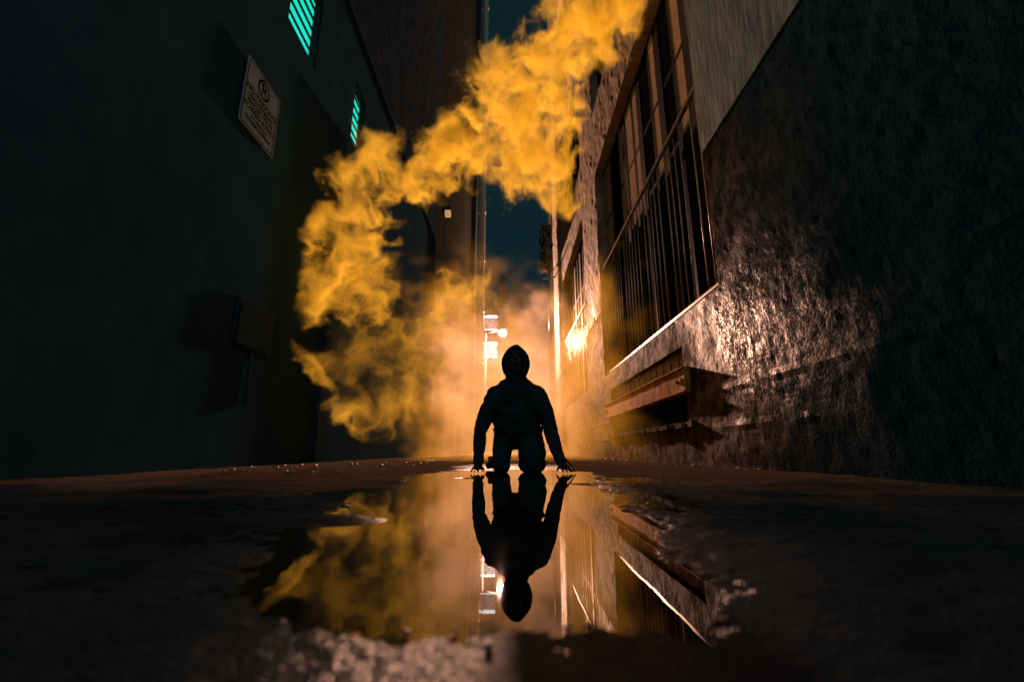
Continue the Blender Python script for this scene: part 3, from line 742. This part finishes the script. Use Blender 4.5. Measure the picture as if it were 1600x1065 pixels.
def headfn(p, q):
    q = q.copy()
    if p.z < -0.2: q.x *= 1 + 0.35 * (p.z + 0.2); q.y *= 1 + 0.15 * (p.z + 0.2)
    f = max(0.0, -p.y)
    nose = math.exp(-((p.x / 0.16) ** 2 + ((p.z + 0.12) / 0.22) ** 2)) * f
    eyes = sum(math.exp(-(((p.x - s * 0.42) / 0.18) ** 2 + ((p.z - 0.08) / 0.12) ** 2)) for s in (-1, 1)) * f
    brow = math.exp(-((p.x / 0.7) ** 2 + ((p.z - 0.27) / 0.10) ** 2)) * f
    lips = math.exp(-((p.x / 0.30) ** 2 + ((p.z + 0.50) / 0.07) ** 2)) * f
    chin = math.exp(-((p.x / 0.35) ** 2 + ((p.z + 0.80) / 0.18) ** 2)) * f
    q.y -= 0.026 * nose - 0.012 * eyes + 0.006 * brow + 0.007 * lips + 0.010 * chin
    return q
parts.append(ball_mesh((0.031, 3.69, 0.892), (0.074, 0.098, 0.118), headfn, 64))
body = fuse('body', parts, 0.0045, M_skin, person); body.matrix_parent_inverse = p_inv
bm = bmesh.new()
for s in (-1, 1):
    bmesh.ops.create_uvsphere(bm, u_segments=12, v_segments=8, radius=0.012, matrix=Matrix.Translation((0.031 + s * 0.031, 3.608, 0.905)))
e = obj('eye', bm, plain('eye_white', (0.16, 0.15, 0.14), 0.35), body, True)  # eye whites darkened to take in the shade under the hood

# hoodie: torso, sleeves
nodes = {'hem': ((0.05, 4.12, 0.345), (0.19, 0.12)), 'waist': ((0.042, 4.03, 0.44), (0.19, 0.145)), 'chest': ((0.040, 3.90, 0.57), (0.185, 0.145)), 'yoke': ((0.037, 3.82, 0.67), (0.13, 0.10)), 'neck': ((0.034, 3.75, 0.765), (0.085, 0.075)),
         'sl': ((-0.138, 3.80, 0.630), 0.086), 'ul': ((-0.214, 3.82, 0.485), 0.072), 'el': ((-0.264, 3.84, 0.36), 0.056), 'fl': ((-0.272, 3.80, 0.23), 0.050), 'wl': ((-0.273, 3.765, 0.125), 0.042), 'cl': ((-0.275, 3.748, 0.068), 0.036),
         'sr': ((0.213, 3.80, 0.635), 0.086), 'ur': ((0.284, 3.82, 0.49), 0.073), 'er': ((0.322, 3.85, 0.375), 0.060), 'fr': ((0.352, 3.80, 0.24), 0.054), 'wr': ((0.383, 3.755, 0.135), 0.044), 'cr': ((0.402, 3.73, 0.075), 0.036)}
edges = [('hem', 'waist'), ('waist', 'chest'), ('chest', 'yoke'), ('yoke', 'neck'), ('yoke', 'sl'), ('sl', 'ul'), ('ul', 'el'), ('el', 'fl'), ('fl', 'wl'), ('wl', 'cl'), ('yoke', 'sr'), ('sr', 'ur'), ('ur', 'er'), ('er', 'fr'), ('fr', 'wr'), ('wr', 'cr')]
hood_parts = [skin_mesh(nodes, edges, 'chest', 2, 0.8), capsules(nodes, edges, 0.97), ball_mesh((0.034, 3.75, 0.755), (0.093, 0.085, 0.075)), ball_mesh((0.036, 3.79, 0.675), (0.215, 0.11, 0.068)), ball_mesh((0.036, 3.78, 0.725), (0.148, 0.095, 0.06)), ball_mesh((0.042, 3.94, 0.49), (0.228, 0.12, 0.21)), ball_mesh((-0.274, 3.748, 0.085), (0.042, 0.042, 0.038)), ball_mesh((0.402, 3.728, 0.090), (0.044, 0.042, 0.038)), ball_mesh((0.04, 3.93, 0.545), (0.205, 0.18, 0.185)), ball_mesh((0.045, 4.03, 0.41), (0.205, 0.17, 0.17))]
hd = fuse('hoodie', hood_parts, 0.008, M_cloth, person, 0.008, 9.0, 3.0); hd.matrix_parent_inverse = p_inv
# hood: open shell round the face
bm = bmesh.new()
NU, NV = 56, 30
HC = Vector((0.031, 3.685, 0.885)); grid = {}
for j in range(NV + 1):
    ph = -0.47 * math.pi + (0.97 * math.pi) * j / NV
    for i in range(NU + 1):
        th = R(38) + (2 * math.pi - 2 * R(38)) * i / NU     # opening centred on -y
        open_w = 1.0
        x = -math.sin(th) * math.cos(ph); yv = -math.cos(th) * math.cos(ph); z = math.sin(ph)
        rx, ry, rz = 0.115, 0.138, 0.150
        if z < -0.1: rx *= 1 - 0.14 * (-z - 0.1)
        pk = 0.016 * math.exp(-((x / 0.32) ** 2)) * max(0, z) ** 5 * (1.0)
        q = HC + Vector((x * rx, yv * ry, z * rz + pk))
        q += Vector((x, yv, z)) * 0.005 * fbm(Vector((x * 3, yv * 3, z * 3)), 3)
        grid[i, j] = bm.verts.new(q)
for j in range(NV):
    for i in range(NU):
        bm.faces.new((grid[i, j], grid[i + 1, j], grid[i + 1, j + 1], grid[i, j + 1]))
bmesh.ops.remove_doubles(bm, verts=bm.verts, dist=1e-5)
o = obj('hood', bm, M_cloth, hd, True)
sd_ = o.modifiers.new('Solidify', 'SOLIDIFY'); sd_.thickness = 0.014; sd_.offset = -0.2
# trousers
nodes = {'hip': ((0.05, 4.14, 0.33), (0.155, 0.12)), 'tl': ((-0.062, 4.10, 0.30), 0.105), 'ml': ((-0.085, 3.94, 0.185), 0.085), 'kl': ((-0.088, 3.81, 0.082), 0.073), 'sl': ((-0.098, 4.00, 0.062), 0.062), 'al': ((-0.105, 4.17, 0.058), 0.055),
         'tr': ((0.155, 4.08, 0.30), 0.12), 'mr': ((0.170, 3.92, 0.19), 0.118), 'kr': ((0.166, 3.80, 0.095), 0.098), 'sr': ((0.18, 4.00, 0.066), 0.066), 'ar': ((0.19, 4.19, 0.060), 0.055)}
edges = [('hip', 'tl'), ('tl', 'ml'), ('ml', 'kl'), ('kl', 'sl'), ('sl', 'al'), ('hip', 'tr'), ('tr', 'mr'), ('mr', 'kr'), ('kr', 'sr'), ('sr', 'ar')]
o = fuse('trousers', [skin_mesh(nodes, edges, 'hip', 2, 0.7), capsules(nodes, edges, 0.97), ball_mesh((-0.088, 3.82, 0.062), (0.074, 0.085, 0.072)), ball_mesh((-0.088, 3.86, 0.14), (0.072, 0.09, 0.10)), ball_mesh((0.168, 3.82, 0.066), (0.116, 0.095, 0.076)), ball_mesh((0.170, 3.87, 0.15), (0.118, 0.10, 0.11))], 0.008, M_trouser, person, 0.006, 12.0, 8.0); o.matrix_parent_inverse = p_inv
for (ax, ay, tw) in ((-0.115, 4.20, -0.22), (0.20, 4.22, 0.12)):
    nd = {0: ((ax, ay, 0.06), 0.045), 1: ((ax + tw * 0.15, ay + 0.06, 0.085), 0.048), 2: ((ax + tw * 0.4, ay + 0.09, 0.05), 0.038), 3: ((ax + tw * 0.6, ay + 0.10, 0.02), 0.03)}
    s_ = fuse('shoe', [skin_mesh(nd, [(0, 1), (1, 2), (2, 3)], 0)], 0.006, M_shoe, person); s_.matrix_parent_inverse = p_inv
    bm = bmesh.new(); box(bm, ax - 0.045 + tw * 0.3, ax + 0.045 + tw * 0.3, ay + 0.105, ay + 0.125, 0.012, 0.125, 0.008)
    so = obj('sole', bm, M_sole, s_)

# ------------------------------------------------------------------ pebbles and litter
def pebble_mesh(r, seed):
    bm = bmesh.new(); bmesh.ops.create_icosphere(bm, subdivisions=3, radius=1)
    for v in bm.verts:
        k = 1 + 0.35 * fbm(v.co * 1.4 + Vector((seed, 0, 0)), 3); v.co = Vector((v.co.x * r * k, v.co.y * r * k * 0.85, v.co.z * r * 0.55 * k))
    me = bpy.data.meshes.new('pebble'); bm.to_mesh(me); bm.free()
    for p in me.polygons: p.use_smooth = True
    me.materials.append(M_stone); return me
PEB = [pebble_mesh(1.0, 3.1 * k) for k in range(6)]
PALE = [pebble_mesh(1.0, 2.3 * k + 1) for k in range(5)]
for me in PALE: me.materials[0] = M_leaf
def pebble(x, y, r, label, group, pool=PEB):
    o = bpy.data.objects.new('pebble', random.choice(pool)); COL.objects.link(o)
    o.location = (x, y, (0.003 if abs(x) < 0.5 else 0.027) + r * 0.3); o.scale = (r, r, r); o.rotation_euler = (random.uniform(-.3, .3), random.uniform(-.3, .3), random.uniform(0, 6.28))
    tag(o, label, 'pebble', group)
for (x, y, r) in ((-0.055, 0.478, 0.004), (-0.10, 0.470, 0.0045), (-0.03, 0.470, 0.003), (0.075, 0.485, 0.004), (0.11, 0.475, 0.0035), (-0.02, 0.44, 0.005)):
    pebble(x, y, r, 'small wet pebble on the asphalt at the near edge of the puddle', 'wet pebbles at the puddle edge')
for k in range(46):
    x = random.uniform(-2.4, -1.0); y = random.uniform(3.2, 6.8)
    pebble(x, y, random.uniform(0.008, 0.020), 'small pale stone lying by the foot of the black wall', 'stones by the black wall', PALE)
for k in range(34):
    y = random.uniform(3.6, 9.0); x = RX - abs(random.gauss(0, 0.16)) - 0.03
    pebble(x, y, random.uniform(0.006, 0.018), 'small pale stone at the foot of the rough warehouse wall', 'stones by the warehouse wall', PALE)
st = empty('twig', (0.49, 3.70, 0.035)); tag(st, 'thin dark stick leaning by the hand on the right', 'stick')
bm = bmesh.new(); tube(bm, (-0.055, 0, 0.075), (0.02, -0.01, -0.025), 0.007, 0.005, 8); obj('shaft', bm, M_bark, st, True)

# ------------------------------------------------------------------ smoke
def volume_grid(name, lo, hi, vox, dens, color, density, aniso, kind_label):
    """a density grid written to a Volume Cube: one mesh point per voxel carries the density"""
    nx, ny, nz = dens.shape
    me = bpy.data.meshes.new(name)
    me.vertices.add(nx * ny * nz)
    gx = np.linspace(lo[0], hi[0], nx, dtype=np.float32); gy = np.linspace(lo[1], hi[1], ny, dtype=np.float32); gz = np.linspace(lo[2], hi[2], nz, dtype=np.float32)
    co = np.empty((nx, ny, nz, 3), np.float32); co[..., 0] = gx[:, None, None]; co[..., 1] = gy[None, :, None]; co[..., 2] = gz[None, None, :]
    me.vertices.foreach_set('co', co.ravel()); del co
    at = me.attributes.new('dens', 'FLOAT', 'POINT'); at.data.foreach_set('value', dens.astype(np.float32).ravel())
    m = bpy.data.materials.new(name); m.use_nodes = True; n, l = m.node_tree.nodes, m.node_tree.links
    n.remove(n['Principled BSDF']); pv = n.new('ShaderNodeVolumePrincipled'); l.new(pv.outputs[0], n['Material Output'].inputs['Volume'])
    pv.inputs['Color'].default_value = (*color, 1); pv.inputs['Density'].default_value = density; pv.inputs['Anisotropy'].default_value = aniso
    o = link(name, me, m)
    ng = bpy.data.node_groups.new(name, 'GeometryNodeTree')
    ng.interface.new_socket('Geometry', in_out='INPUT', socket_type='NodeSocketGeometry'); ng.interface.new_socket('Geometry', in_out='OUTPUT', socket_type='NodeSocketGeometry')
    N, L = ng.nodes, ng.links
    gi = N.new('NodeGroupInput'); go = N.new('NodeGroupOutput')
    pos = N.new('GeometryNodeInputPosition')
    sb = N.new('ShaderNodeVectorMath'); sb.operation = 'SUBTRACT'; L.new(pos.outputs[0], sb.inputs[0]); sb.inputs[1].default_value = lo
    ml = N.new('ShaderNodeVectorMath'); ml.operation = 'MULTIPLY'; L.new(sb.outputs[0], ml.inputs[0]); ml.inputs[1].default_value = ((nx - 1) / (hi[0] - lo[0]), (ny - 1) / (hi[1] - lo[1]), (nz - 1) / (hi[2] - lo[2]))
    sx = N.new('ShaderNodeSeparateXYZ'); L.new(ml.outputs[0], sx.inputs[0])
    ints = []
    for k in range(3):
        f = N.new('FunctionNodeFloatToInt'); f.rounding_mode = 'ROUND'; L.new(sx.outputs[k], f.inputs[0]); ints.append(f)
    def im(op, a, b):
        q = N.new('FunctionNodeIntegerMath'); q.operation = op
        for s_, v_ in ((0, a), (1, b)):
            if isinstance(v_, int): q.inputs[s_].default_value = v_
            else: L.new(v_, q.inputs[s_])
        return q.outputs[0]
    ix = im('ADD', im('MULTIPLY', im('ADD', im('MULTIPLY', ints[0].outputs[0], ny), ints[1].outputs[0]), nz), ints[2].outputs[0])
    na = N.new('GeometryNodeInputNamedAttribute'); na.data_type = 'FLOAT'; na.inputs['Name'].default_value = 'dens'
    si = N.new('GeometryNodeSampleIndex'); si.data_type = 'FLOAT'; si.domain = 'POINT'; si.clamp = True
    L.new(gi.outputs[0], si.inputs['Geometry']); L.new(na.outputs['Attribute'], si.inputs['Value']); L.new(ix, si.inputs['Index'])
    vc = N.new('GeometryNodeVolumeCube'); L.new(si.outputs['Value'], vc.inputs['Density']); vc.inputs['Background'].default_value = 0
    vc.inputs['Min'].default_value = lo; vc.inputs['Max'].default_value = hi
    vc.inputs['Resolution X'].default_value = nx; vc.inputs['Resolution Y'].default_value = ny; vc.inputs['Resolution Z'].default_value = nz
    sm = N.new('GeometryNodeSetMaterial'); sm.inputs['Material'].default_value = m
    L.new(vc.outputs[0], sm.inputs['Geometry']); L.new(sm.outputs[0], go.inputs[0])
    md = o.modifiers.new('Volume', 'NODES'); md.node_group = ng
    tag(o, kind_label, 'smoke', None, 'stuff')
    return o

F_ = 690.0; CP, SP = math.cos(R(14.0)), math.sin(R(14.0))
def at(px, py, Y):
    """point at depth Y seen through photo pixel, and metres per pixel there"""
    u = (532 - py) / F_; r = (px - 800) / F_
    t = Y / (CP - u * SP)
    return (r * t, Y, CAM_H + (SP + u * CP) * t), t / F_

def plume():
    lo, hi, vox = np.array([-2.56, 4.3, 0.25]), np.array([2.02, 6.9, 7.3]), 0.026
    nx, ny, nz = [int(round((b - a) / vox)) + 1 for a, b in zip(lo, hi)]
    hi = lo + vox * (np.array([nx, ny, nz]) - 1)
    BL = [(1010, -70, 5.3, 60, 1), (960, -10, 5.3, 62, 1), (915, 25, 5.35, 62, 1), (870, 20, 5.5, 38, .8), (885, 75, 5.4, 50, 1), (840, 115, 5.4, 58, 1), (790, 120, 5.4, 42, 1), (760, 110, 5.5, 22, .7), (800, 165, 5.4, 55, 1), (860, 170, 5.3, 45, .9),
          (780, 225, 5.3, 50, 1), (840, 240, 5.3, 58, 1), (880, 245, 5.3, 38, .9), (820, 292, 5.3, 36, 1), (875, 285, 5.25, 30, 1), (895, 215, 5.3, 26, .9), (730, 245, 5.2, 40, 1), (700, 220, 5.2, 32, .9), (670, 262, 5.15, 36, 1), (625, 275, 5.05, 38, 1), (590, 262, 5.0, 40, 1), (600, 235, 5.0, 18, .9), (570, 300, 5.0, 42, 1), (540, 322, 5.0, 32, 1),
          (535, 365, 4.95, 36, 1), (555, 400, 4.95, 50, 1), (510, 410, 4.95, 30, 1), (530, 445, 4.95, 48, 1), (585, 430, 5.0, 36, .9), (500, 470, 4.95, 28, .9), (565, 480, 5.05, 38, .7), (540, 500, 5.1, 25, .5),
          (480, 578, 5.0, 10, .9, 1), (508, 575, 5.0, 22, .8, .6), (550, 560, 5.1, 42, .8, .16), (600, 545, 5.3, 50, .8, .12), (640, 520, 5.6, 36, .8, .3), (632, 498, 5.6, 16, .9, .9), (590, 520, 5.3, 14, .9, .8), (680, 490, 6.0, 32, .8, .4), (715, 475, 6.4, 30, .8, .3), (700, 450, 6.4, 20, .8, .5), (650, 550, 5.8, 40, .7, .12), (580, 605, 5.2, 44, .8, .30), (570, 642, 5.2, 26, .9, .7), (545, 655, 5.2, 14, .9, .8), (530, 620, 5.1, 20, .9, .6), (615, 620, 5.5, 40, .8, .30), (655, 580, 6.0, 42, .7, .15), (700, 545, 6.4, 46, .7, .10), (650, 600, 6.0, 34, .7, .2), (735, 468, 6.5, 34, .8, .22), (690, 510, 6.4, 48, .8, .16), (735, 520, 6.6, 44, .8, .12), (690, 600, 6.5, 50, .8, .10), (730, 445, 6.6, 18, .8, .3), (765, 470, 6.6, 22, .8, .16)]
    shape = (nx, ny, nz)
    # swirl: follow a curl field backwards so that the edges roll up
    def curl(lo_w, beta, seed):
        A = [spectral(shape, beta, lo_w, 14.0, seed + i, vox) for i in range(3)]
        g = lambda a, ax: np.gradient(a, vox, axis=ax)
        v = [g(A[2], 1) - g(A[1], 2), g(A[0], 2) - g(A[2], 0), g(A[1], 0) - g(A[0], 1)]
        s = np.sqrt(np.mean([x * x for x in v]))
        return [(x / s).astype(np.float32) for x in v]
    V = curl(1.0, 3.5, 11); V2 = curl(0.40, 3.6, 17)
    p = [np.broadcast_to(np.linspace(lo[k], hi[k], shape[k], dtype=np.float32).reshape([-1 if q == k else 1 for q in range(3)]), shape).copy() for k in range(3)]
    for s_ in range(10):
        ii = [np.clip(((p[k] - lo[k]) / vox + 0.5).astype(np.int32), 0, shape[k] - 1) for k in range(3)]
        fl = (ii[0] * shape[1] + ii[1]) * shape[2] + ii[2]
        for k in range(3): p[k] -= 0.013 * V[k].ravel()[fl] + 0.0075 * V2[k].ravel()[fl]
    f = np.full(shape, -9.0, np.float32); num = np.zeros(shape, np.float32); den = np.full(shape, 1e-6, np.float32)
    for (px, py, Y, r, w, *m_) in BL:
        c, mpp = at(px, py, Y); rr = r * mpp * 1.07
        q = 1 - np.sqrt(((p[0] - c[0]) / rr) ** 2 + ((p[1] - c[1]) / (0.10 + 0.30 * rr)) ** 2 + ((p[2] - c[2]) / rr) ** 2)
        f = np.maximum(f, q * w + (w - 1) * 0.25)
        e = np.exp(np.clip(7 * q, -30, 8)); den += e; num += e * (m_[0] if m_ else 1.0)
    ii = [np.clip(((p[k] - lo[k]) / vox + 0.5).astype(np.int32), 0, shape[k] - 1) for k in range(3)]
    fl = (ii[0] * shape[1] + ii[1]) * shape[2] + ii[2]
    n1 = spectral(shape, 2.7, 0.8, 1e9, 31, vox).ravel()[fl]
    n2 = spectral(shape, 3.0, 0.40, 1e9, 32, vox).ravel()[fl]
    n3 = spectral(shape, 2.8, 0.22, 1e9, 33, vox).ravel()[fl]
    d = f + 0.13 * n1 + 0.07 * n2 - 0.16 * np.abs(n3) + 0.16
    d = np.clip(d * 1.9, 0, 1)
    d = d * d * (3 - 2 * d) * np.clip(0.80 + 0.22 * n2 + 0.28 * n1, 0.10, 2.2) * (num / den)
    for ax, k in ((0, 3), (1, 3), (2, 2)):
        w = np.clip(np.minimum(np.arange(shape[ax]), np.arange(shape[ax])[::-1]) / k, 0, 1)
        d = d * w.reshape([-1 if q == ax else 1 for q in range(3)])
    return lo, hi, vox, d
lo, hi, vox, d = plume()
volume_grid('smoke_plume', tuple(lo), tuple(hi), vox, d, (0.91, 0.75, 0.085), 3.6, 0.3, 'billowing yellow smoke curling across the alley between the walls')

def fog():
    lo, hi, vox = np.array([-2.58, 6.0, 0.0]), np.array([2.02, 30.0, 8.0]), 0.11
    shape = tuple(int(round((b - a) / vox)) + 1 for a, b in zip(lo, hi)); hi = lo + vox * (np.array(shape) - 1)
    x, y, z = np.meshgrid(*[np.linspace(lo[k], hi[k], shape[k], dtype=np.float32) for k in range(3)], indexing='ij', sparse=True)
    n1 = spectral(shape, 2.5, 2.5, 1e9, 51, vox); n2 = spectral(shape, 2.2, 0.8, 1e9, 52, vox)
    top = 0.15 + 0.315 * np.minimum(y, 13) + 0.09 * np.maximum(y - 13, 0) + 0.5 * n1 + 0.32 * n2          # upper surface of the bank rises away from the camera
    top = np.minimum(top, 6.3)
    d = np.clip((top - z) / 0.7, 0, 1)
    left = np.where(y < 13.7, -0.185 * y, -3.0)        # clear of the near black wall
    d = d * np.clip((x - left + 0.40 * n1 + 0.25 * n2) / 0.7, 0, 1) * np.clip((y - 6.5 + 0.5 * n2 + 0.9 * np.clip(x - 0.8, 0, 1) * np.exp(-z / 0.5) + 0.5 * np.clip(z - 1, 0, 3)) / 1.6, 0, 1)
    d = d * np.clip((26 - y) / 12, 0, 1) * (0.18 + 1.5 * np.exp(-np.maximum(y - 8.5, 0) / 4.0)) * np.clip(0.62 + 0.55 * n1 + 0.38 * n2, 0.03, 2.2)
    d = d * (0.75 + 0.5 * np.exp(-z / 0.9))
    d[-2:] *= 0.5; d[..., 0] *= 0.8; d[..., -2:] = 0
    return lo, hi, vox, d
lo, hi, vox, d = fog()
yk = np.linspace(lo[1], hi[1], d.shape[1])[None, :, None]
wn_ = np.clip((14.5 - yk) / 4.0, 0, 1)
zf = np.clip(0.25 + np.linspace(lo[2], hi[2], d.shape[2])[None, None, :] / 3.6, 0, 1)
k1 = int((15.0 - lo[1]) / vox); k0 = int((10.0 - lo[1]) / vox)
volume_grid('smoke_bank', tuple(lo), (hi[0], lo[1] + vox * k1, hi[2]), vox, (d * wn_)[:, :k1 + 1], (0.97, 0.70, 0.09), 0.064, 0.35, 'thin amber smoke filling the alley behind the person')
volume_grid('pale_smoke', (lo[0], lo[1] + vox * k0, lo[2]), tuple(hi), vox, (d * (1 - wn_) * zf)[:, k0:], (0.97, 0.81, 0.68), 0.115, 0.4, 'pale pinkish smoke drifting round the street lamp at the alley end')
